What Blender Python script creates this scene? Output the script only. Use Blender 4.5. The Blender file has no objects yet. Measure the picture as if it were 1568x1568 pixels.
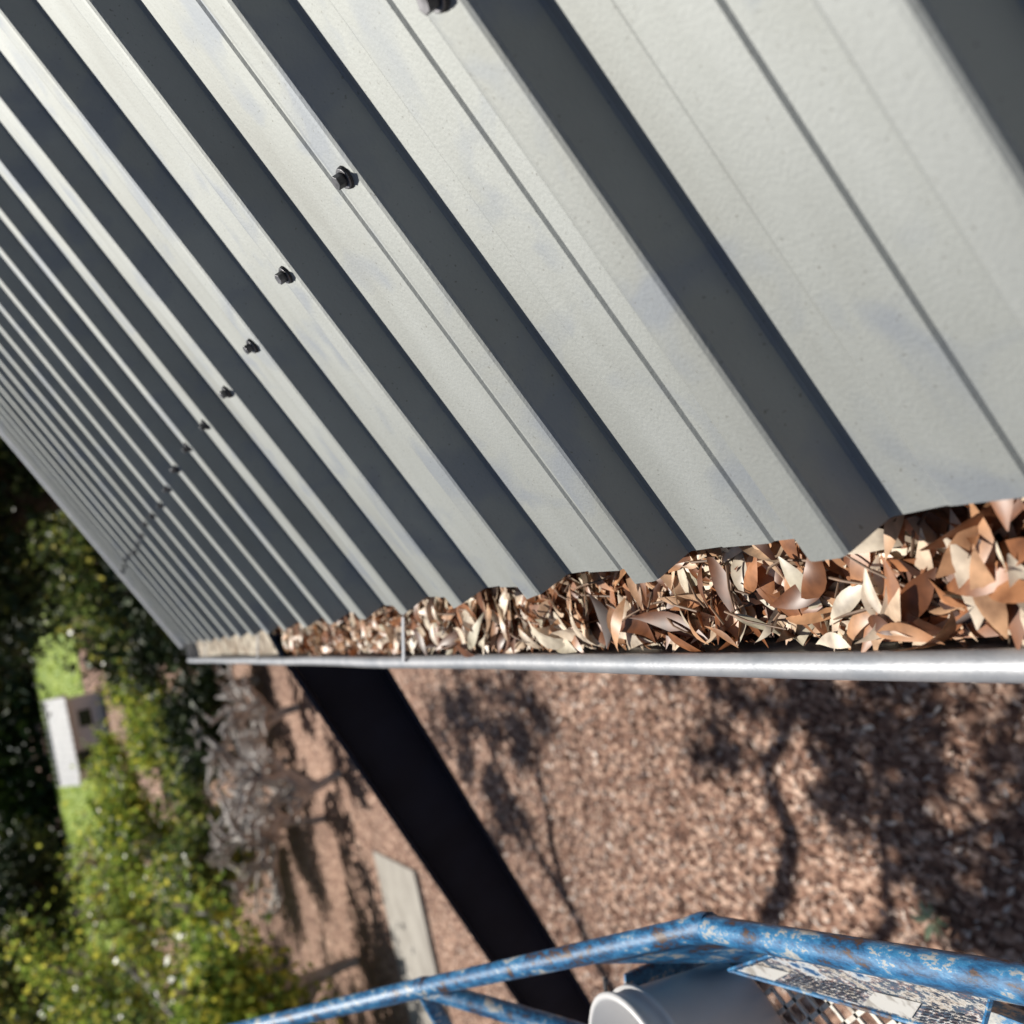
import bpy, math, random
import numpy as np
from mathutils import Vector, Matrix
random.seed(7); rng=np.random.default_rng(11)
H=2.9
TH=math.radians(27); CT,ST=math.cos(TH),math.sin(TH)
scene=bpy.context.scene
# ---------------------------------------------------------------- materials
def new_mat(name):
    m=bpy.data.materials.new(name); m.use_nodes=True
    nt=m.node_tree; b=nt.nodes['Principled BSDF']; return m,nt,b
def N(nt,t,**kw):
    n=nt.nodes.new(t)
    for k,v in kw.items():
        if k in n.inputs: n.inputs[k].default_value=v
        else: setattr(n,k,v)
    return n
def ramp(nt,stops,interp='LINEAR'):
    r=nt.nodes.new('ShaderNodeValToRGB'); r.color_ramp.interpolation=interp
    e=r.color_ramp.elements
    e[0].position=stops[0][0]; e[0].color=(*stops[0][1],1)
    e[1].position=stops[-1][0]; e[1].color=(*stops[-1][1],1)
    for p,c in stops[1:-1]:
        x=e.new(p); x.color=(*c,1)
    return r
def noise_mat(name,c1,c2,scale=5,rough=.6,bump=.0,bscale=60,metal=0,lo=.35,hi=.65,detail=3,spec=.5,trans=0):
    m,nt,b=new_mat(name)
    tc=N(nt,'ShaderNodeTexCoord')
    n=N(nt,'ShaderNodeTexNoise',Scale=scale,Detail=detail)
    nt.links.new(tc.outputs['Object'],n.inputs['Vector'])
    r=ramp(nt,[(lo,c1),(hi,c2)])
    nt.links.new(n.outputs['Fac'],r.inputs['Fac']); nt.links.new(r.outputs['Color'],b.inputs['Base Color'])
    b.inputs['Roughness'].default_value=rough; b.inputs['Metallic'].default_value=metal
    b.inputs['Specular IOR Level'].default_value=spec
    if bump:
        n2=N(nt,'ShaderNodeTexNoise',Scale=bscale,Detail=2)
        nt.links.new(tc.outputs['Object'],n2.inputs['Vector'])
        bp=N(nt,'ShaderNodeBump',Strength=bump,Distance=.002)
        nt.links.new(n2.outputs['Fac'],bp.inputs['Height']); nt.links.new(bp.outputs['Normal'],b.inputs['Normal'])
    if trans:
        t=N(nt,'ShaderNodeBsdfTranslucent'); nt.links.new(r.outputs['Color'],t.inputs['Color'])
        mix=N(nt,'ShaderNodeMixShader'); mix.inputs[0].default_value=trans
        nt.links.new(b.outputs[0],mix.inputs[1]); nt.links.new(t.outputs[0],mix.inputs[2])
        nt.links.new(mix.outputs[0],nt.nodes['Material Output'].inputs['Surface'])
    return m
def island_mat(name,stops,rough=.6,trans=.0,noise_scale=None,spec=.5):
    m,nt,b=new_mat(name)
    g=N(nt,'ShaderNodeNewGeometry')
    r=ramp(nt,stops)
    nt.links.new(g.outputs['Random Per Island'],r.inputs['Fac'])
    col=r.outputs['Color']
    if noise_scale:
        tc=N(nt,'ShaderNodeTexCoord'); n=N(nt,'ShaderNodeTexNoise',Scale=noise_scale,Detail=3)
        nt.links.new(tc.outputs['Object'],n.inputs['Vector'])
        rr=ramp(nt,[(.3,(.5,.45,.42)),(.7,(1.3,1.28,1.25))])
        nt.links.new(n.outputs['Fac'],rr.inputs['Fac'])
        mx=N(nt,'ShaderNodeMixRGB',blend_type='MULTIPLY'); mx.inputs[0].default_value=1
        nt.links.new(col,mx.inputs[1]); nt.links.new(rr.outputs['Color'],mx.inputs[2]); col=mx.outputs[0]
    nt.links.new(col,b.inputs['Base Color']); b.inputs['Roughness'].default_value=rough
    b.inputs['Specular IOR Level'].default_value=spec
    if trans:
        t=N(nt,'ShaderNodeBsdfTranslucent'); nt.links.new(col,t.inputs['Color'])
        mix=N(nt,'ShaderNodeMixShader'); mix.inputs[0].default_value=trans
        nt.links.new(b.outputs[0],mix.inputs[1]); nt.links.new(t.outputs[0],mix.inputs[2])
        nt.links.new(mix.outputs[0],nt.nodes['Material Output'].inputs['Surface'])
    return m

def roof_mat():
    m,nt,b=new_mat('roof_paint')
    tc=N(nt,'ShaderNodeTexCoord')
    n=N(nt,'ShaderNodeTexNoise',Scale=5,Detail=6,Roughness=.62)
    mp=N(nt,'ShaderNodeMapping'); mp.inputs['Scale'].default_value=(.7,2.2,.7)
    nt.links.new(tc.outputs['Object'],mp.inputs['Vector']); nt.links.new(mp.outputs[0],n.inputs['Vector'])
    r=ramp(nt,[(.3,(.305,.315,.30)),(.5,(.35,.365,.352)),(.72,(.395,.412,.402))])
    nt.links.new(n.outputs['Fac'],r.inputs['Fac'])
    n3=N(nt,'ShaderNodeTexNoise',Scale=11,Detail=3,Roughness=.55,Distortion=.5)
    nt.links.new(tc.outputs['Object'],n3.inputs['Vector'])
    r3=ramp(nt,[(.53,(0,0,0)),(.66,(.7,.7,.7))])
    nt.links.new(n3.outputs['Fac'],r3.inputs['Fac'])
    mx=N(nt,'ShaderNodeMixRGB'); mx.inputs[2].default_value=(.265,.29,.325,1)
    nt.links.new(r3.outputs['Color'],mx.inputs[0])
    nt.links.new(r.outputs['Color'],mx.inputs[1])
    n4=N(nt,'ShaderNodeTexNoise',Scale=420,Detail=0)
    nt.links.new(tc.outputs['Object'],n4.inputs['Vector'])
    r4=ramp(nt,[(.77,(0,0,0)),(.86,(.5,.5,.5))])
    nt.links.new(n4.outputs['Fac'],r4.inputs['Fac'])
    mx2=N(nt,'ShaderNodeMixRGB'); mx2.inputs[2].default_value=(.13,.12,.10,1)
    nt.links.new(r4.outputs['Color'],mx2.inputs[0]); nt.links.new(mx.outputs[0],mx2.inputs[1])
    nt.links.new(mx2.outputs[0],b.inputs['Base Color'])
    b.inputs['Metallic'].default_value=.6
    b.inputs['Roughness'].default_value=.68
    n2=N(nt,'ShaderNodeTexNoise',Scale=380,Detail=1); nt.links.new(tc.outputs['Object'],n2.inputs['Vector'])
    bp=N(nt,'ShaderNodeBump',Strength=.28,Distance=.0006); nt.links.new(n2.outputs['Fac'],bp.inputs['Height'])
    nt.links.new(bp.outputs[0],b.inputs['Normal'])
    return m
M_roof=roof_mat()
M_gut=noise_mat('gutter_paint',(.33,.35,.38),(.45,.46,.48),scale=25,rough=.5,bump=.2,bscale=160,metal=.35)
M_screw=noise_mat('screw_metal',(.06,.06,.065),(.2,.2,.21),scale=90,rough=.4,metal=.7)
M_rub=noise_mat('screw_washer',(.02,.02,.02),(.05,.05,.05),scale=90,rough=.7)
M_navy=noise_mat('navy_steel_paint',(.005,.012,.030),(.009,.019,.044),scale=6,rough=.5,spec=.12)
M_leaf=island_mat('dry_leaf',[(0,(.05,.02,.012)),(.12,(.20,.075,.03)),(.30,(.46,.20,.09)),(.46,(.62,.36,.20)),(.62,(.76,.56,.39)),(.85,(.88,.78,.63)),(1,(.48,.45,.34))],rough=.4,trans=.12,noise_scale=60)
M_debris=noise_mat('gutter_debris',(.02,.012,.008),(.07,.04,.026),scale=90,rough=.9,bump=1,bscale=200)
M_lit_cream=noise_mat('gutter_lit_cream',(.35,.27,.20),(.72,.66,.55),scale=14,rough=.9,bump=.5,bscale=100)  # cream tone paints in sunlight on the gutter interior; brown tone is marking

# ---------------------------------------------------------------- mesh helpers
def mesh_obj(name,V,F,mat,parent=None,smooth=False):
    me=bpy.data.meshes.new(name)
    V=np.asarray(V,dtype=np.float32).reshape(-1,3)
    if isinstance(F,np.ndarray):
        n,k=F.shape
        me.vertices.add(len(V)); me.vertices.foreach_set('co',V.ravel())
        me.loops.add(n*k); me.loops.foreach_set('vertex_index',F.astype(np.int32).ravel())
        me.polygons.add(n); me.polygons.foreach_set('loop_start',np.arange(0,n*k,k,dtype=np.int32))
        me.update(calc_edges=True)
    else:
        me.from_pydata(V.tolist(),[],F); me.update()
    me.materials.append(mat)
    me.polygons.foreach_set('use_smooth',[bool(smooth)]*len(me.polygons))
    o=bpy.data.objects.new(name,me); scene.collection.objects.link(o)
    if parent: o.parent=parent
    return o
def empty(name,loc=(0,0,0)):
    e=bpy.data.objects.new(name,None); e.location=loc; scene.collection.objects.link(e); return e
class Acc:
    def __init__(s): s.V=[];s.F=[];s.n=0
    def add(s,V,F):
        V=[tuple(v) for v in V]
        s.V+=V; s.F+=[tuple(i+s.n for i in f) for f in F]; s.n+=len(V)
    def box(s,c,size,R=None):
        hx,hy,hz=[a/2 for a in size]; c=Vector(c)
        P=[Vector((x,y,z)) for x in(-hx,hx) for y in(-hy,hy) for z in(-hz,hz)]
        if R is not None: P=[R@p for p in P]
        s.add([p+c for p in P],[(0,1,3,2),(4,6,7,5),(0,4,5,1),(2,3,7,6),(0,2,6,4),(1,5,7,3)])
    def tube(s,pts,rad,n=10,cap=True):
        pts=[Vector(p) for p in pts]
        if not hasattr(rad,'__len__'): rad=[rad]*len(pts)
        V=[];F=[]
        up=Vector((.13,.21,.97))
        for i,p in enumerate(pts):
            d=(pts[min(i+1,len(pts)-1)]-pts[max(i-1,0)]).normalized()
            a=d.cross(up); 
            if a.length<1e-3: a=d.cross(Vector((1,0,0)))
            a.normalize(); b=d.cross(a)
            for k in range(n):
                t=2*math.pi*k/n; V.append(p+(a*math.cos(t)+b*math.sin(t))*rad[i])
        for i in range(len(pts)-1):
            for k in range(n):
                F.append((i*n+k,i*n+(k+1)%n,(i+1)*n+(k+1)%n,(i+1)*n+k))
        if cap: F.append(tuple(range(n))[::-1]); F.append(tuple((len(pts)-1)*n+k for k in range(n)))
        s.add(V,F)
    def obj(s,name,mat,parent=None,smooth=False,bevel=0):
        o=mesh_obj(name,s.V,s.F,mat,parent,smooth)
        if bevel:
            b=o.modifiers.new('bev','BEVEL'); b.width=bevel; b.segments=2
        return o
def autosmooth(o,deg=40):
    m=o.modifiers.new('e','EDGE_SPLIT'); m.split_angle=math.radians(deg)
# ---------------------------------------------------------------- roof
EX,EZ=-.022,H-.405
PIT=.19; Y0=.61; YEND=3.93
def roofpt(y,t,h): return (EX+CT*t-ST*h, y, EZ+ST*t+CT*h)
shelter=empty('metal_roof')
prof=[]
k0=-8; k1=int((YEND-Y0)/PIT)
for k in range(k1,k0-1,-1):
    c=Y0+k*PIT
    prof+=[(c+.030,0),(c+.027,.001),(c+.0175,.0255),(c+.0160,.0275),(c+.0135,.0288),(c+.010,.0292),(c-.010,.0292),(c-.0135,.0288),(c-.0160,.0275),(c-.0175,.0255),(c-.027,.001),(c-.030,0),
           (c-.066,0),(c-.0695,.0019),(c-.116,.0019),(c-.1185,0)]
prof=[p for p in prof if p[0]<YEND]
prof=[(YEND,0)]+prof
T=[0,.004,.02]+list(np.arange(.1,4.6,.1))
V=[];F=[]
n=len(prof)
for ti,t in enumerate(T):
    for (y,h) in prof:
        jit=0; yy=y+.0006*math.sin(t*7+y*3)
        if ti<2: jit=-.0025*math.sin(y*31)-.001*math.sin(y*140)
        V.append(roofpt(yy,t+jit,h+.0005*math.sin(y*9+t*4)))
for i in range(len(T)-1):
    for j in range(n-1):
        F.append((i*n+j,i*n+j+1,(i+1)*n+j+1,(i+1)*n+j))
ro=mesh_obj('roof_sheets',V,F,M_roof,shelter)
so=ro.modifiers.new('s','SOLIDIFY'); so.thickness=.0012; so.offset=0
A=Acc(); W=Acc()
def cyl(acc,base,r0,r1,h0,h1,nn,rot=0,tx=0,ty=0):
    y,t=base
    P=[]
    for h,r in((h0,r0),(h1,r1)):
        for q in range(nn):
            a=rot+2*math.pi*q/nn
            P.append(roofpt(y+r*math.sin(a)+ty*(h-.029),t+r*math.cos(a)+tx*(h-.029),h))
    acc.add(P,[(q,(q+1)%nn,nn+(q+1)%nn,nn+q) for q in range(nn)]+[tuple(range(nn,2*nn)),tuple(range(nn))[::-1]])
for row in (.352,1.55,2.8,4.1):
    for k in range(k0,k1+1):
        y=Y0+k*PIT+random.uniform(-.003,.003)-.002; t=row+random.uniform(-.007,.007)
        if y>YEND-.02: continue
        rot=random.random(); tx,ty=random.gauss(0,.12),random.gauss(0,.12)
        cyl(W,(y,t),.0085,.0078,.0290,.0317,16,0,tx,ty)
        cyl(A,(y,t),.0078,.0072,.0317,.0332,16,0,tx,ty)
        cyl(A,(y,t),.0052,.0050,.0332,.0397,6,rot,tx,ty)
A.obj('roof_screws',M_screw,shelter,bevel=.0004); W.obj('screw_washers',M_rub,shelter)
A=Acc()
R=Matrix(((CT,0,-ST),(0,1,0),(ST,0,CT)))
mid=2.27
A.box(roofpt(YEND+.0,mid,.036),(4.56,.09,.003),R)
A.box(roofpt(YEND+.046,mid,-.03),(4.56,.003,.135),R)
A.box(roofpt(YEND-.045,mid,.022),(4.56,.003,.025),R)
A.obj('verge_capping',M_gut,shelter)
A=Acc()
A.box((.055,1.2,EZ-.11),(.03,5.4,.20))
for t in (.345,1.55,2.8,4.1):
    A.box(roofpt(.9,t,-.05),(.06,5.6,.09),R)
for y in (-1.2,1.2,3.6):
    A.box(roofpt(y,2.1,-.17),(4.3,.08,.14),R)
    A.box((.35,y,1.18),(.1,.1,2.36)); A.box((3.7,y,1.95),(.1,.1,3.9))
A.obj('roof_frame',M_navy,shelter)
# ---------------------------------------------------------------- gutter
gut=empty('roof_gutter')
LX,LZ=-.1085,H-.4365
GY0,GY1=-1.3,4.35
A=Acc()
def extr(acc,P,y0,y1,ny=1):
    V=[];F=[]
    for i in range(ny+1):
        y=y0+(y1-y0)*i/ny
        for (x,z) in P: V.append((x,y,z))
    m=len(P)
    for i in range(ny):
        for j in range(m-1): F.append((i*m+j,i*m+j+1,(i+1)*m+j+1,(i+1)*m+j))
    acc.add(V,F)
bead=[]
for q in range(0,13):
    a=math.radians(-60+q*27.5); bead.append((LX-.001+.0083*math.cos(a),LZ+.0078*math.sin(a)))
P=[(.036,EZ-.012),(.036,LZ-.085),(.030,LZ-.09),(LX+.012,LZ-.09),(LX+.005,LZ-.084),(LX+.004,LZ-.0065)]+bead
extr(A,P,GY0,GY1,60)
o=A.obj('gutter_trough',M_gut,gut,smooth=True)
for v in o.data.vertices:
    v.co.z+=.0012*math.sin(v.co.y*5.1)+.0006*math.sin(v.co.y*17)
    v.co.x+=.0008*math.sin(v.co.y*7.3)
m=o.modifiers.new('s','SOLIDIFY'); m.thickness=.001
autosmooth(o,50)
A=Acc()
A.box(((.036+LX)/2,GY1,LZ-.045),(.036-LX+.006,.003,.094))
A.box(((.036+LX)/2,GY0,LZ-.045),(.036-LX+.006,.003,.094))
A.obj('gutter_end_stop',M_gut,gut)
A=Acc()
for y in (1.37,2.6,3.7,.05):
    A.box(((.036+LX)/2,y,LZ-.003),(.036-LX,.012,.0016),Matrix.Rotation(math.radians(12),3,'Y'))
A.obj('gutter_straps',M_gut,gut)
# ---------------------------------------------------------------- leaves
def leaf_cloud(P,L,Wd,yaw,tilt,roll,curl,fold,bend,twist=None):
    n=len(P); S=9
    s=np.linspace(0,1,S)
    w=np.array([.07,.45,.8,.98,1,.85,.6,.3,.02])
    V=np.zeros((n,S,3,3))
    ang=(s[None,:]-.5)*curl[:,None]
    dx=np.cos(ang); dz=np.sin(ang)
    cx=(np.cumsum(dx,1)-dx.sum(1,keepdims=True)/2)/S*L[:,None]; cz=(np.cumsum(dz,1)-dz.sum(1,keepdims=True)/2)/S*L[:,None]
    cy=bend[:,None]*((s[None,:]-.5)**2)*L[:,None]
    tw=(twist if twist is not None else np.zeros(n))[:,None]*(s[None,:]-.5)
    for j,side in enumerate((-1,0,1)):
        hw=w[None,:]*Wd[:,None]/2
        V[:,:,j,0]=cx; V[:,:,j,1]=cy+side*hw*np.cos(tw)
        V[:,:,j,2]=cz+abs(side)*hw*fold[:,None]+side*hw*np.sin(tw)
    V=V.reshape(n,-1,3)
    def rot(ax,a):
        c,s_=np.cos(a),np.sin(a); M=np.zeros((n,3,3)); i,j=[(1,2),(2,0),(0,1)][ax]
        M[:,ax,ax]=1; M[:,i,i]=c;M[:,j,j]=c;M[:,i,j]=-s_;M[:,j,i]=s_; return M
    R=rot(2,yaw)@rot(1,tilt)@rot(0,roll)
    V=np.einsum('nij,nkj->nki',R,V)+P[:,None,:]
    f=[]
    for i in range(S-1):
        for j in range(2):
            a=i*3+j; f.append((a,a+1,a+4,a+3))
    f=np.array(f)
    F=(f[None]+np.arange(n)[:,None,None]*S*3).reshape(-1,4)
    return V.reshape(-1,3),F
def gutter_leaves(n,y0,y1,ztop,zbot,sc=1,xr=(LX+.012,.0),flat=1.0):
    y=rng.uniform(y0,y1,n); x=rng.uniform(*xr,n)
    hump=.006*np.sin(y*6.3)+.003*np.sin(y*17+1)
    z=LZ+hump+zbot+(ztop-zbot)*rng.power(1.4,n)
    P=np.stack([x,y,z],1)
    L=rng.uniform(.030,.085,n)*sc; Wd=np.clip(L*rng.uniform(.14,.30,n),.006,.0165)
    yaw=rng.uniform(0,6.28,n); 
    acr=np.abs(np.cos(yaw)); L=np.where(acr>.6,np.minimum(L,.062),L)
    P[:,0]=np.maximum(P[:,0],LX+.009+acr*L*.45)
    tilt=rng.normal(0,.17*flat,n); roll=rng.normal(0,.38*flat,n)
    return leaf_cloud(P,L,Wd,yaw,tilt,roll,rng.normal(0,.6,n),rng.uniform(-.25,.35,n),rng.normal(0,.4,n),rng.normal(0,.45,n))
Vs=[];Fs=[];off=0
for args in ((2900,-.4,2.05,-.005,-.042,1),(420,-.2,2.0,-.004,-.03,1,(LX+.012,.0),2.4),(240,.2,1.1,.002,-.010,1.15),(300,2.0,2.6,-.025,-.052)):
    v,f=gutter_leaves(*args); Vs.append(v);Fs.append(f+off);off+=len(v)
litter=empty('leaf_litter')
mesh_obj('dry_leaves',np.concatenate(Vs),np.concatenate(Fs),M_leaf,litter,smooth=True)
ny=160
for nm,ya,yb,mt in (('leaf_mould',-1.2,2.15,M_debris),('gutter_lit_strip',2.15,4.3,M_lit_cream)):  # far strip is added, its pale colour standing in for the sunlit gutter wall
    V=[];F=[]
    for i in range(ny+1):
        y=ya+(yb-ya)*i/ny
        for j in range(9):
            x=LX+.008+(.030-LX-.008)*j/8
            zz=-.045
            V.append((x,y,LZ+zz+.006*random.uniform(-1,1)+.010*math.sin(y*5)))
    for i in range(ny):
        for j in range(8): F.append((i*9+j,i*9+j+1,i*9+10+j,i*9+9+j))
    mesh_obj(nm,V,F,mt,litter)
A=Acc()
for i in range(150):
    y=random.uniform(.1,2.2); x=random.uniform(LX+.025,-.02); a=random.uniform(0,6.28); l=random.uniform(.02,.07)
    dx,dy=math.cos(a)*l*.5,math.sin(a)*l; z=LZ+random.uniform(-.010,.004)
    if x-abs(dx)*.5<LX+.01: x=LX+.01+abs(dx)*.5
    A.tube([(x-dx*.5,y-dy*.5,z),(x,y+.002,z+.003),(x+dx*.5,y+dy*.5,z+random.uniform(-.006,.006))],[.0011,.001,.0006],6)
A.obj('twigs',noise_mat('twig',(.12,.07,.04),(.30,.18,.11),scale=60),litter)

# ---------------------------------------------------------------- raking steel beam
def Hz(p): return Vector((p[0],p[1],H+p[2]))
a=Hz((-.02,2.42,-.53)); b=Hz((-1.4,3.18,-1.22)); d=(b-a).normalized()
end=a+d*((a.z-.0)/-d.z)
side=d.cross(Vector((0,0,1))).normalized(); up=side.cross(d)
R=Matrix((d,side,up)).transposed()
A=Acc(); Lt=(end-a).length; c=a+d*Lt/2
wB=.21
A.box(c+up*.095,(Lt,wB,.012),R); A.box(c-up*.095,(Lt,wB,.012),R); A.box(c,(Lt,.012,.177),R)
A.box((end.x,end.y,.02),(.45,.45,.04))
A.obj('steel_beam',M_navy,None,bevel=.002)

# ---------------------------------------------------------------- blue work platform
def blue_mat():
    m,nt,b=new_mat('worn_blue_paint')
    tc=N(nt,'ShaderNodeTexCoord')
    mp=N(nt,'ShaderNodeMapping'); mp.inputs['Scale'].default_value=(1.5,.6,1.5)
    n=N(nt,'ShaderNodeTexNoise',Scale=26,Detail=9,Roughness=.76); nt.links.new(tc.outputs['Object'],mp.inputs['Vector']); nt.links.new(mp.outputs[0],n.inputs['Vector'])
    r=ramp(nt,[(.30,(.05,.024,.016)),(.405,(.11,.06,.04)),(.42,(.012,.06,.14)),(.49,(.025,.16,.36)),(.56,(.05,.27,.52)),(.572,(.40,.42,.42)),(.70,(.66,.64,.58))])
    nt.links.new(n.outputs['Fac'],r.inputs['Fac']); nt.links.new(r.outputs['Color'],b.inputs['Base Color'])
    b.inputs['Roughness'].default_value=.42
    bp=N(nt,'ShaderNodeBump',Strength=.7,Distance=.002); nt.links.new(n.outputs['Fac'],bp.inputs['Height']); nt.links.new(bp.outputs[0],b.inputs['Normal'])
    return m
M_blue=blue_mat()
M_mesh=noise_mat('rusty_mesh',(.34,.24,.17),(.84,.79,.70),scale=30,rough=.7,lo=.34,hi=.46)
plat=empty('work_platform',(-.028,0,0))
P0=Hz((-.255,.06,-.527));P1=Hz((-.38,.885,-.527));P2=Hz((-.58,1.515,-.391));P3=Hz((-.766,2.14,-.146));P4=Hz((-.86,2.45,-.02))
A=Acc()
A.tube([P0,P1],.0135,18); A.tube([P1,P2],.0135,18); A.tube([P2,P3,P4],.015,18)
A.tube([P2,Hz((-.62,1.29,-.52)),Hz((-.72,.84,-.76))],.0145,16)
A.tube([P2,Hz((-.80,1.62,-.47)),Hz((-1.12,1.45,-.66))],.013,16)
A.tube([P4,Hz((-1.12,1.46,-.30)),Hz((-1.12,1.45,-.66))],.015,12)
DZ=-.66
for x,y in ((-1.12,.1),(-1.12,1.42)):
    A.tube([Hz((x,y,DZ+.15)),Hz((x,y,-2.9))],.02,12)
A.tube([Hz((-1.12,.1,-2.6)),Hz((-1.12,1.42,-2.6))],.016,10)
A.tube([Hz((-1.12,.1,-1.7)),Hz((-1.12,1.42,-1.7))],.016,10)
for x,y in ((-1.9,.1),(-1.9,1.42)):
    A.tube([Hz((x,y,-2.9)),Hz((-1.12,y,DZ))],.018,12)
for z in (-.95,-1.25,-1.55,-1.85,-2.15,-2.45,-2.7):
    xx=-1.12-.78*((DZ-z)/(DZ+2.9)) 
    A.tube([Hz((xx,.1,z)),Hz((xx,1.42,z))],.014,8)
for p,q in ((P1,P2),(P2,P3),(P2,P1)):
    dd=(q-p).normalized(); A.tube([p-dd*.012,p,p+dd*.02],[.0140,.0160,.0145],16)
o=A.obj('tubes',M_blue,plat,smooth=True); autosmooth(o,50)
A=Acc()
def quad(acc,pts,th=.004):
    p=[Vector(q) for q in pts]; nn=(p[1]-p[0]).cross(p[2]-p[0]).normalized()*th/2
    m=len(p)
    acc.add([q+nn for q in p]+[q-nn for q in p],[tuple(range(m)),tuple(range(2*m-1,m-1,-1))]+[(i,i+m,(i+1)%m+m,(i+1)%m) for i in range(m)])
quad(A,[Hz((-.392,.88,-.535)),Hz((-.27,.06,-.535)),Hz((-.33,.06,DZ)),Hz((-.455,.86,DZ))])
quad(A,[Hz((-.392,.88,-.537)),Hz((-.455,.86,DZ)),Hz((-.52,1.1,DZ+.01)),Hz((-.47,1.13,-.49))])
quad(A,[Hz((-.52,1.16,-.56)),Hz((-.66,1.19,-.55)),Hz((-.66,1.19,-.70)),Hz((-.52,1.16,-.70))])
for p,q in (((-.46,.06),(-.46,.86)),((-.46,.86),(-.52,1.1)),((-.52,1.1),(-1.12,1.42)),((-1.12,1.42),(-1.12,.06)),((-1.12,.06),(-.33,.06)),((-.70,.06),(-.74,1.2))):
    a1=Hz((*p,DZ));b1=Hz((*q,DZ)); dd=(b1-a1); ang=math.atan2(dd.y,dd.x)
    A.box((a1+b1)/2+Vector((0,0,-.018)),(dd.length,.006,.031),Matrix.Rotation(ang,3,'Z'))
    A.box((a1+b1)/2+Vector((0,0,-.0005)),(dd.length,.03,.004),Matrix.Rotation(ang,3,'Z'))
A.obj('side_sheets',M_blue,plat)
A=Acc()
cw,ch=.040,.015
def inside(x,y):
    if x<-1.1 or y<.06: return False
    if y<=.84: return x<-.475
    if y<1.08: return x<-.485-(y-.86)*.25
    return y<1.08+(-.54-x)*.53
nx=int(.75/ch)
for i in range(-2,nx):
    for j in range(0,int(1.4/cw)+1):
        x=-1.12+i*ch; y=.06+j*cw+(cw/2 if i%2 else 0)
        if not inside(x+ch,y): continue
        for s in(-1,1):
            a1=Vector((x,y,H+DZ+.004)); b1=Vector((x+ch,y+s*cw/2,H+DZ+.006))
            dd=b1-a1
            A.box((a1+b1)/2,(dd.length+.002,.0052,.003),Matrix.Rotation(math.atan2(dd.y,dd.x),3,'Z'))
A.obj('expanded_mesh',M_mesh,plat)
m,nt,bb=new_mat('weathered_label')
tc=N(nt,'ShaderNodeTexCoord'); n1=N(nt,'ShaderNodeTexNoise',Scale=11,Detail=9,Roughness=.72)
mpp=N(nt,'ShaderNodeMapping'); mpp.inputs['Scale'].default_value=(3.0,.9,1); mpp.inputs['Rotation'].default_value=(0,0,.18)
nt.links.new(tc.outputs['Object'],mpp.inputs['Vector']); nt.links.new(mpp.outputs[0],n1.inputs['Vector'])
r1=ramp(nt,[(.30,(.02,.02,.03)),(.43,(.05,.07,.11)),(.445,(.55,.46,.37)),(.475,(.72,.70,.66)),(.485,(.05,.07,.10)),(.515,(.10,.16,.24)),(.53,(.26,.10,.05)),(.545,(.78,.77,.74)),(.59,(.50,.56,.62)),(.61,(.03,.12,.28))])
nt.links.new(n1.outputs['Fac'],r1.inputs['Fac']); nt.links.new(r1.outputs['Color'],bb.inputs['Base Color']); bb.inputs['Roughness'].default_value=.3
M_lab=m
A=Acc()
pp=[(-.412,.84,-.580),(-.372,.575,-.580),(-.432,.62,-.600),(-.474,.97,-.600)]
quad(A,[Hz(p) for p in pp],.003)
A.obj('label_plate',M_lab,plat)
# printed rows / picture boxes on the label
def lp(u,v,dz=.0028):
    a_,b_,c_,d_=[Vector(p) for p in pp]
    q=(a_.lerp(b_,u)).lerp(d_.lerp(c_,u),v); return Hz((q.x,q.y,q.z+dz))
A=Acc()
def patch(acc,u0,u1,v0,v1,dz=.0028): acc.add([lp(u0,v0,dz),lp(u1,v0,dz),lp(u1,v1,dz),lp(u0,v1,dz)],[(0,1,2,3)])
patch(A,.04,.22,.55,.92); patch(A,.60,.78,.5,.9)
A2=Acc(); rl=random.Random(2)
for r_ in range(6):
    v=.52+.07*r_; u=.25
    while u<.56:
        w_=rl.uniform(.01,.035); patch(A2,u,u+w_,v,v+.035); u+=w_+.008
    u=.80
    while u<.95:
        w_=rl.uniform(.01,.03); patch(A2,u,u+w_,v,v+.035); u+=w_+.008
A.obj('label_pictures',noise_mat('label_print',(.45,.42,.38),(.70,.68,.64),scale=60,rough=.4,lo=.4,hi=.5),plat)
A2.obj('label_text',noise_mat('label_ink',(.02,.02,.03),(.10,.10,.12),scale=60,rough=.5),plat)
A=Acc()
pq=[Hz((p[0],p[1],p[2]+.003)) for p in pp]
for i in range(4):
    A.tube([pq[i],pq[(i+1)%4]],.0022,6)
A.obj('label_rim',M_blue,plat)

# bucket
M_bucket=noise_mat('bucket_plastic',(.72,.71,.71),(.80,.79,.78),scale=12,rough=.4)
bk=empty('plastic_bucket',(-.625,1.045,H+DZ+.007))
def lathe(P,n=48):
    V=[];F=[]
    for r,z in P:
        for k in range(n):
            a=2*math.pi*k/n; V.append((r*math.cos(a),r*math.sin(a),z))
    for i in range(len(P)-1):
        for k in range(n): F.append((i*n+k,i*n+(k+1)%n,(i+1)*n+(k+1)%n,(i+1)*n+k))
    return V,F
V,F=lathe([(.0001,0),(.085,0),(.09,.006),(.103,.13),(.109,.13),(.109,.138),(.104,.138),(.105,.155),(.110,.157),(.111,.162),(.107,.165),(.102,.163),(.088,.01),(.0001,.008)])
mesh_obj('bucket_body',V,F,M_bucket,bk,True)
A=Acc()
A.tube([(.111*math.cos(t),.111*math.sin(t)*.5+.05,.15-.02*math.sin(t)) for t in np.linspace(0,math.pi,20)],.0022,8)
A.obj('bucket_handle',M_screw,bk)
V,F=lathe([(.0001,.05),(.093,.05)],32)
mesh_obj('bucket_content',V,F,M_debris,bk)

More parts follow.
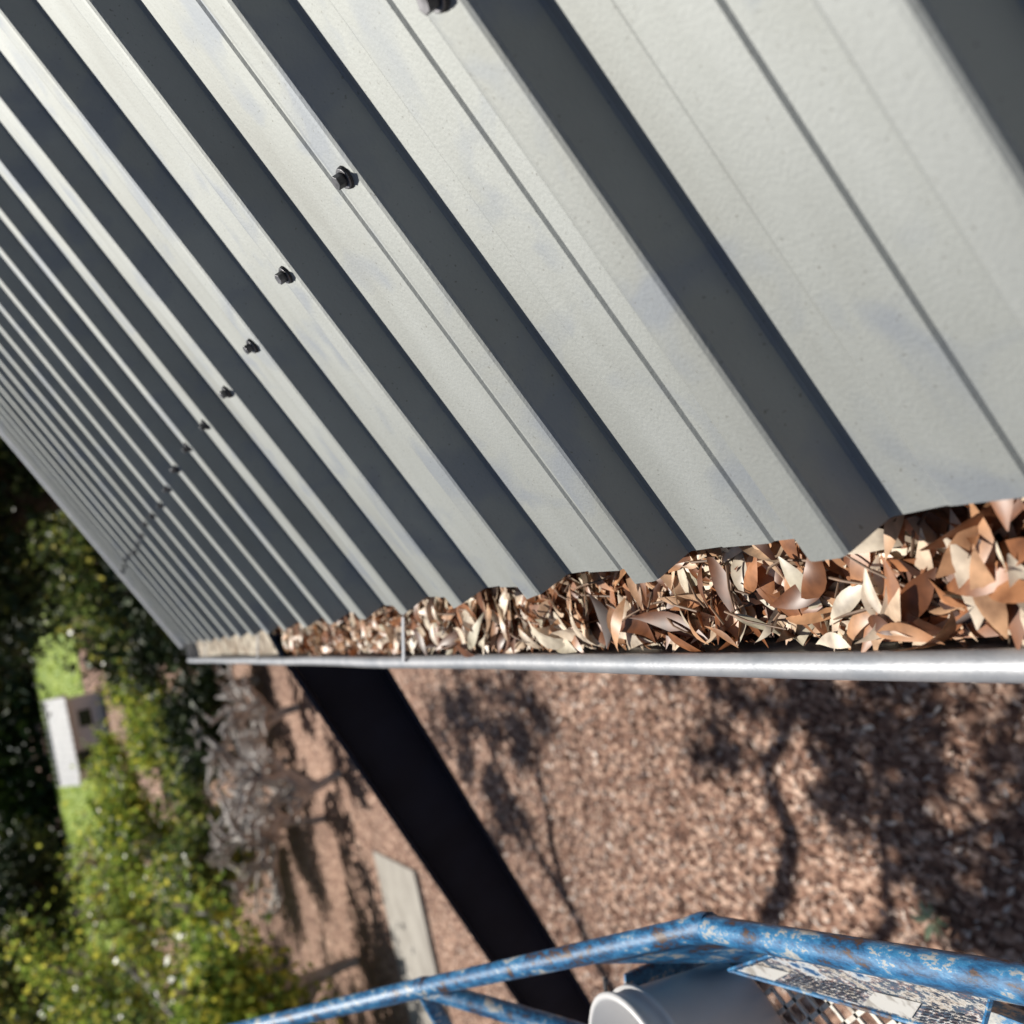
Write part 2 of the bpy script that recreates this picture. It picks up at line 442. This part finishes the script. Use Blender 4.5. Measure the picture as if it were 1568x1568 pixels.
# ---------------------------------------------------------------- terrain
SL=.078
def gz(x,y):
    y=min(y,100)
    u=(y-19)/4.0
    sp=math.log1p(math.exp(u))*4.0
    z=SL*sp-SL*math.log1p(math.exp(-19/4))*4
    k=min(max((y-50)/20,0),1); z+=1.2*k*k*(3-2*k)
    return z
def ground_mat():
    m,nt,b=new_mat('mulch_soil')
    tc=N(nt,'ShaderNodeTexCoord')
    v=N(nt,'ShaderNodeTexVoronoi',Scale=46); v.inputs['Randomness'].default_value=1
    mp=N(nt,'ShaderNodeMapping'); mp.inputs['Scale'].default_value=(1,.55,1)
    nt.links.new(tc.outputs['Object'],mp.inputs['Vector']); nt.links.new(mp.outputs[0],v.inputs['Vector'])
    sep=N(nt,'ShaderNodeSeparateColor'); nt.links.new(v.outputs['Color'],sep.inputs[0])
    r=ramp(nt,[(0,(.08,.038,.026)),(.4,(.21,.118,.082)),(.75,(.40,.262,.195)),(1,(.68,.52,.42))])
    nt.links.new(sep.outputs[0],r.inputs['Fac'])
    n=N(nt,'ShaderNodeTexNoise',Scale=.7,Detail=4); nt.links.new(tc.outputs['Object'],n.inputs['Vector'])
    r2=ramp(nt,[(.35,(.74,.66,.61)),(.65,(1.28,1.22,1.17))]); nt.links.new(n.outputs['Fac'],r2.inputs['Fac'])
    mx=N(nt,'ShaderNodeMixRGB',blend_type='MULTIPLY'); mx.inputs[0].default_value=1
    nt.links.new(r.outputs['Color'],mx.inputs[1]); nt.links.new(r2.outputs['Color'],mx.inputs[2]); nt.links.new(mx.outputs[0],b.inputs['Base Color'])
    b.inputs['Roughness'].default_value=.9
    return m
xs=np.concatenate([np.linspace(-400,-40,10),np.linspace(-30,30,41),np.linspace(40,400,10)])
ys=np.concatenate([np.linspace(-300,-20,8),np.linspace(-10,100,111),np.linspace(120,700,12)])
V=[(x,y,gz(x,y)) for y in ys for x in xs]
nx=len(xs)
F=[(j*nx+i,j*nx+i+1,(j+1)*nx+i+1,(j+1)*nx+i) for j in range(len(ys)-1) for i in range(nx-1)]
mesh_obj('ground',V,F,ground_mat(),None,True)
n=68000
y=1.8+11*rng.power(1.5,n); x=rng.uniform(-1,0,n)*(1.2+.42*y)+.3
P=np.stack([x,y,rng.uniform(.003,.03,n)],1)
L=(.012+.050*rng.power(.8,n))*(1+.03*y); Wd=L*rng.uniform(.18,.45,n)
yaw=rng.normal(.4,1.2,n); c,s=np.cos(yaw),np.sin(yaw)
tl=rng.normal(0,.5,n); tw=rng.normal(0,.6,n)
ax=np.stack([c*np.cos(tl),s*np.cos(tl),np.sin(tl)],1); bx=np.stack([-s*np.cos(tw),c*np.cos(tw),np.sin(tw)],1)
Vc=np.stack([P-ax*L[:,None]/2,P+bx*Wd[:,None]/2,P+ax*L[:,None]/2,P-bx*Wd[:,None]/2],1).reshape(-1,3)
mesh_obj('mulch',Vc,np.arange(n*4).reshape(-1,4),island_mat('mulch_chip',[(0,(.07,.03,.02)),(.35,(.22,.118,.08)),(.65,(.43,.275,.20)),(.85,(.78,.62,.51)),(1,(.94,.86,.77))],rough=.6))
n=9
yw=np.linspace(0,6.28,n)+rng.normal(0,.3,n); Lw=rng.uniform(.08,.14,n)
P=np.stack([-1.74+np.cos(yw)*Lw*.45,3.05+np.sin(yw)*Lw*.45,.05+rng.uniform(-.01,.03,n)],1)
v,f=leaf_cloud(P,Lw,Lw*.28,yw,np.full(n,-.35),rng.normal(0,.2,n),np.full(n,-.6),np.full(n,.3),rng.normal(0,.3,n))
sp=empty('seedling'); mesh_obj('leaves',v,f,island_mat('seedling_leaf',[(0,(.30,.44,.22)),(1,(.55,.68,.46))],trans=.3),sp,True)
A=Acc(); A.tube([(-1.74,3.05,-.01),(-1.742,3.052,.06)],.003,6); A.obj('stem',island_mat('seedling_stem',[(0,(.1,.15,.06)),(1,(.1,.15,.06))]),sp)
def sheet(name,x0,x1,y0,y1,dz,mat,nx=20,ny=10):
    V=[];F=[]
    for j in range(ny+1):
        for i in range(nx+1):
            xx=x0+(x1-x0)*i/nx; yy=y0+(y1-y0)*j/ny; V.append((xx,yy,gz(xx,yy)+dz))
    for j in range(ny):
        for i in range(nx): F.append((j*(nx+1)+i,j*(nx+1)+i+1,(j+1)*(nx+1)+i+1,(j+1)*(nx+1)+i))
    return mesh_obj(name,V,F,mat)
A=Acc()
for i in range(9):
    A.box((-3.75-1.5*i,11.1-.06*i,.03),(1.488,1.6,.1),Matrix.Rotation(math.radians(2.3),3,'Z'))
A.obj('concrete_path',noise_mat('concrete',(.34,.31,.27),(.45,.42,.37),scale=3,rough=.85),None,bevel=.008)
M_lawn=noise_mat('grass',(.16,.27,.02),(.36,.46,.05),scale=1.2,rough=.8)
sheet('lawn',-30,14,52,71,.05,M_lawn,30,38)
n=9000
P=np.stack([rng.uniform(-25,10,n),rng.uniform(52,68,n),np.zeros(n)],1)
P[:,2]=[gz(a_,b_)+.02 for a_,b_ in P[:,:2]]
a_=rng.uniform(0,6.28,n); w_=np.stack([np.cos(a_)*.06,np.sin(a_)*.06,np.zeros(n)],1); t_=np.stack([rng.normal(0,.04,n),rng.normal(0,.04,n),rng.uniform(.08,.2,n)],1)
mesh_obj('lawn_grass',np.stack([P-w_,P+w_,P+t_],1).reshape(-1,3),np.arange(n*3).reshape(-1,3),island_mat('blade',[(0,(.22,.34,.02)),(1,(.50,.60,.07))],trans=.5))
# small white garden building, low pitched roof
hs=empty('white_garden_shed')
M_white=noise_mat('white_cladding',(.74,.75,.76),(.82,.82,.82),scale=3,rough=.5)
M_wroof=noise_mat('pale_roofing',(.36,.38,.40),(.46,.47,.48),scale=2,rough=.6)
M_glass=noise_mat('dark_glass',(.02,.025,.03),(.04,.045,.05),rough=.1)
hx,hy=-3.3,47.0; g0=gz(hx,hy)-.35
A=Acc()
A.box((hx,hy,g0+.85),(3.4,2.6,1.7))
for i in range(12): A.box((hx-1.65+i*.3,hy-1.308,g0+.85),(.03,.014,1.7))
A.obj('walls',M_white,hs)
A=Acc()
Rz=Matrix.Rotation(math.radians(27),3,'X')
A.box((hx,hy-.8,g0+2.05),(3.7,2.0,.05),Rz); A.box((hx,hy+.8,g0+2.05),(3.7,2.0,.05),Matrix.Rotation(math.radians(-27),3,'X'))
for i in range(13): A.box((hx-1.8+i*.3,hy-.8,g0+2.10),(.05,2.0,.06),Rz)
A.obj('roof',M_wroof,hs)
A=Acc(); A.box((hx+.8,hy-1.32,g0+1.0),(.7,.03,.5)); A.box((hx-.9,hy-1.32,g0+.8),(.8,.03,1.5)); A.obj('window_and_door',M_glass,hs)

# ---------------------------------------------------------------- vegetation
M_bark=noise_mat('bark',(.05,.038,.03),(.14,.105,.08),scale=12,rough=.9)
M_greytwig=noise_mat('grey_twig',(.36,.33,.31),(.62,.58,.54),scale=8,rough=.9)
G_dark=island_mat('foliage_dark',[(0,(.012,.025,.010)),(.6,(.03,.06,.018)),(1,(.09,.13,.035))],rough=.55,spec=.25)
G_mid=island_mat('foliage_mid',[(0,(.03,.055,.015)),(.4,(.11,.17,.05)),(.75,(.28,.35,.09)),(.93,(.62,.58,.12)),(1,(.62,.62,.52))],rough=.35,trans=.46)
G_lime=island_mat('foliage_lime',[(0,(.05,.10,.02)),(.35,(.22,.33,.06)),(.75,(.46,.56,.10)),(1,(.85,.76,.12))],rough=.38,trans=.52)
def diamonds(P,size,asp=.45,droop=0):
    n=len(P); a=rng.normal(size=(n,3)); a[:,2]-=droop; a/=np.linalg.norm(a,axis=1,keepdims=True)
    b=np.cross(a,rng.normal(size=(n,3))); b/=np.linalg.norm(b,axis=1,keepdims=True)
    L=(size*rng.uniform(.6,1.3,n))[:,None]
    V=np.stack([P-a*L/2,P+b*L*asp/2,P+a*L/2,P-b*L*asp/2],1).reshape(-1,3)
    return V,np.arange(n*4).reshape(-1,4)
def plant(name,x,y,height,spread,nleaf,lsize,gmat,wmat=None,trunk_r=.08,trunk_h=.35,seed=0,bare=False,clump=None,lean=(0,0),asp=.45,droop=0,maxlev=3,thick=.52,alpha=1.0):
    rs=random.Random(seed); base=Vector((x,y,gz(x,y)-.05))
    e=empty(name,(0,0,0)); W=Acc(); tips=[]
    def grow(p,d,l,r,lev):
        pts=[p];q=p;dd=d
        for i in range(4):
            dd=(dd+Vector((rs.gauss(0,.16),rs.gauss(0,.16),rs.gauss(.03,.1)))).normalized()
            q=q+dd*l/4; pts.append(q)
        W.tube(pts,[r*(1-.12*i) for i in range(5)],7 if lev<2 else 4,cap=False)
        if lev>=maxlev or l<.1:
            tips.append(q); tips.append(pts[2]); return
        for i in range(rs.choice((3,3,4)) if lev else 5):
            a=rs.uniform(0,6.28); k=rs.uniform(.45,1.1)
            nd=(dd*.75+Vector((math.cos(a)*k,math.sin(a)*k,rs.uniform(-.15,.35)))).normalized()
            st=pts[rs.choice((1,2,3,4,4)) if lev else rs.choice((2,3,4,4))]
            grow(st,nd,l*rs.uniform(.5,.85),r*thick,lev+1)
    th=height*trunk_h
    grow(base,Vector((lean[0],lean[1],1)).normalized(),th,trunk_r,0)
    W2=np.array(W.V)
    mx=W2[:,2].max()-base.z; hr=np.percentile(np.hypot(W2[:,0]-x,W2[:,1]-y),95)
    sz=height*.93/mx; sh=spread*.9/hr
    def tr(a): 
        a=np.array(a); t=(a[:,2]-base.z)*sz; f=np.clip(t/(th*sz+.01),0,1)
        k=1+(sh-1)*f
        return np.stack([x+(a[:,0]-x)*k,y+(a[:,1]-y)*k,base.z+t],1)
    mesh_obj('branches',tr(W2),W.F,wmat or M_bark,e,True)
    if not bare:
        tp=tr([tuple(t) for t in tips]); 
        keep=rng.random(len(tp))<.85; tp=tp[keep]
        per=rng.dirichlet(np.ones(len(tp))*alpha)*nleaf
        cs=clump or spread*.16
        idx=np.repeat(np.arange(len(tp)),per.astype(int))
        P=tp[idx]+rng.normal(0,cs,(len(idx),3))*np.array([1,1,.75])*rng.uniform(.3,1.5,(len(idx),1))
        P=P[P[:,2]>base.z+.1]
        V,F=diamonds(P,lsize,asp,droop)
        mesh_obj('foliage',V,F,gmat,e)
    return e
sh=[(-5.0,14.2,2.7,1.7,G_lime),(-3.3,17.5,2.3,1.4,G_mid),(-6.8,16.5,3.6,2.0,G_mid),(-4.8,22,3.0,1.9,G_lime),(-2.6,25,1.5,1.4,G_lime),(-7.6,22,4.6,2.4,G_lime),
    (-9.5,18,5.2,2.6,G_mid),(-1.5,30,1.1,1.5,G_lime),(-11,26,5.5,2.6,G_dark),(-6.2,29,3.6,2.0,G_lime),(-1.0,17.2,1.6,1.2,G_dark),(-7.2,12.9,2.6,1.5,G_mid),
    (.1,21,1.8,1.4,G_dark),(-2.0,20.5,1.5,1.1,G_mid),(-8.6,14.5,3.6,1.8,G_lime),(1.3,25.5,2.4,1.8,G_dark),(-4.4,18.8,2.5,1.4,G_lime),(-3.4,33,2.2,1.6,G_lime)]
for i,(x,y,h,r,m) in enumerate(sh):
    plant('shrub',x,y,h,r,5600,.14,m,M_greytwig,.06,.16,seed=20+i,clump=r*.15,asp=.6,alpha=.5,thick=.64)
for i,(x,y,h,r) in enumerate([(-2.2,12.9,1.7,1.1),(-3.0,14.4,1.9,1.1),(-1.4,14.6,1.5,1.1),(-2.3,16.2,1.6,1.1)]):
    plant('bare_shrub',x,y,h,r,0,.1,G_mid,M_greytwig,.05,.18,seed=50+i,bare=True,maxlev=5,thick=.72)
for i,(x,y,h,r,m) in enumerate([(2.6,19,7.5,3.2,G_dark),(6.2,24,9,4,G_dark),(2.6,29,8,3.2,G_dark),(9,17,8,3.5,G_dark),(5.2,40,10,4,G_dark)]):
    plant('tree',x,y,h,r,14000,.22,m,M_bark,.16,.22,seed=70+i,clump=r*.17,asp=.5)
for i,(x,y,h,r,m) in enumerate([(1.2,16.5,2.2,1.6,G_dark),(3.6,15,2.6,1.9,G_dark),(2.6,22.5,3.0,2.2,G_mid),(5.2,19,3,2.2,G_mid),(4.2,28,4,3,G_dark),(7.5,30,5,3.5,G_dark),(2.6,34,3.5,2.6,G_dark),(1.0,43,4.5,2.6,G_dark)]):
    plant('shrub',x,y,h,r,6000,.17,m,M_bark,.05,.15,seed=170+i,clump=r*.2,asp=.6)
for i in range(22):
    x=-50+i*4.0+random.uniform(-1,1); y=86+random.uniform(-4,10)
    plant('distant_tree',x,y,random.uniform(13,18),5.0,4500,.8,[G_dark,G_mid,G_dark][i%3],M_bark,.25,.12,seed=100+i,clump=1.3,asp=.6)
n=30000
P=np.stack([rng.uniform(-45,30,n),73+rng.normal(0,1.0,n),np.zeros(n)],1); P[:,2]=[gz(0,q) for q in P[:,1]]
P[:,2]+=rng.power(1.2,n)*(5.5+1.2*np.sin(P[:,0]*.9)+.8*np.sin(P[:,0]*2.3))
V,F=diamonds(P,.75,.6); mesh_obj('hedge',V,F,G_dark)
for i in range(8):
    x=-27+i*4.4
    if -9<x<2: continue
    plant('distant_tree',x,50+random.uniform(-2,3),random.uniform(6,9),2.8,6000,.38,[G_dark,G_mid][i%2],M_bark,.15,.15,seed=140+i,clump=.6,asp=.6)
# gum tree standing out in the yard, long limbs reach over the mulch and shade it
gum=plant('gum_tree',-4.3,8.2,10,3.2,9000,.15,G_mid,M_bark,.20,.45,seed=5,clump=.34,asp=.3,droop=1.0,alpha=.6,thick=.58)
TS=.54/.84
rs=random.Random(3)
A=Acc(); LP=[]
def limb(pts,r0,r1):
    pts=[Vector(p) for p in pts]; out=[]
    for i in range(len(pts)-1):
        for k in range(4):
            q=pts[i].lerp(pts[i+1],k/4); out.append(q+Vector((rs.gauss(0,.05),rs.gauss(0,.06),rs.gauss(0,.05))))
    out.append(pts[-1]); m=len(out)
    A.tube(out,[r0+(r1-r0)*i/(m-1) for i in range(m)],7); return out
limbs=[]
limbs+=limb([(-4.25,8.1,3.2),(-3.2,7.6,4.0),(-2.1,7.35,4.8),(-1.3,7.3,5.2),(-.6,7.1,5.4)],.11,.035)
limbs+=limb([(-2.6,7.4,4.4),(-2.1,6.9,4.8),(-1.5,6.5,5.1),(-.9,5.9,5.3)],.06,.022)
limbs+=limb([(-4.3,8.2,4.0),(-3.2,9.4,5.4),(-2.1,10.8,6.0),(-1.1,11.6,6.2)],.10,.03)
limbs+=limb([(-2.4,10.4,5.85),(-1.4,10.6,6.1),(-.6,10.5,6.3)],.05,.02)
tg=[(-.85,3.6),(-.7,3.15),(-1.15,3.35),(-1.3,2.65),(-1.0,2.45),(-1.75,2.75),(-.85,4.35),(-1.45,3.0),(-1.95,2.4),(-2.1,3.3),(-.95,2.95),(-1.5,2.5),
    (-.85,7.6),(-1.1,7.2),(-1.5,7.7),(-1.3,8.2),(-1.9,7.3),(-.7,6.7),(-1.0,8.4),(-2.3,8.0),(-1.2,6.8),(-2.6,4.9)]
for gx,gy in tg:
    h=rs.uniform(4.9,5.5) if gy<6 else rs.uniform(5.5,6.3); c=Vector((gx,gy+TS*h,h))
    b=min(limbs,key=lambda q:(q-c).length)
    m1=b.lerp(c,.5)+Vector((rs.gauss(0,.08),rs.gauss(0,.08),.08))
    A.tube([b,m1,c],[.024,.016,.009],5)
    rr=rs.uniform(.13,.22)
    for k in range(6):
        e=c+Vector((rs.gauss(0,rr),rs.gauss(0,rr),rs.gauss(0,rr*.7))); A.tube([m1 if k%2 else c,e],[.008,.004],4)
        LP.append(np.array(e)+rng.normal(0,rr*.42,(60,3)))
A.obj('limbs',M_bark,gum,True)
V,F=diamonds(np.concatenate(LP),.13,.36,1.0); mesh_obj('limb_foliage',V,F,G_dark,gum)

# ---------------------------------------------------------------- light
SD=Vector((.02,.54,.84)).normalized()
sun=bpy.data.lights.new('sun','SUN'); sun.energy=5; sun.angle=math.radians(.5); sun.color=(1,.95,.87)
so=bpy.data.objects.new('sun',sun); scene.collection.objects.link(so); so.rotation_euler=SD.to_track_quat('Z','Y').to_euler()
w=bpy.data.worlds.new('World'); scene.world=w; w.use_nodes=True
nt=w.node_tree; bg=nt.nodes['Background']; sky=nt.nodes.new('ShaderNodeTexSky'); sky.sky_type='NISHITA'; sky.sun_disc=False
sky.sun_elevation=math.asin(SD.z); sky.sun_rotation=math.atan2(SD.x,SD.y)
nt.links.new(sky.outputs[0],bg.inputs[0]); bg.inputs[1].default_value=.05
# ---------------------------------------------------------------- camera
cam=bpy.data.cameras.new('camera'); co=bpy.data.objects.new('camera',cam); scene.collection.objects.link(co)
f=1500.
G=Vector((-674,226,f)).normalized()
U=Vector((-.597,-.791,0)); U.z=-(U.x*G.x+U.y*G.y)/G.z; U.normalize()
Nn=-(G.cross(U)); Up=(Nn*CT+U*ST).normalized(); Uh=G.cross(Up)
B=Matrix((Uh,G,Up))
right=B@Vector((1,0,0)); down=B@Vector((0,1,0)); fwd=B@Vector((0,0,1))
M=Matrix((right,-down,-fwd)).transposed().to_4x4(); M.translation=Vector((0,0,H))
co.matrix_world=M
cam.sensor_width=36; cam.lens=36*f/1568; cam.clip_start=.02; cam.clip_end=2000
cam.dof.use_dof=True; cam.dof.focus_distance=.72; cam.dof.aperture_fstop=6.5
scene.camera=co
scene.view_settings.view_transform='Standard'; scene.view_settings.look='None'
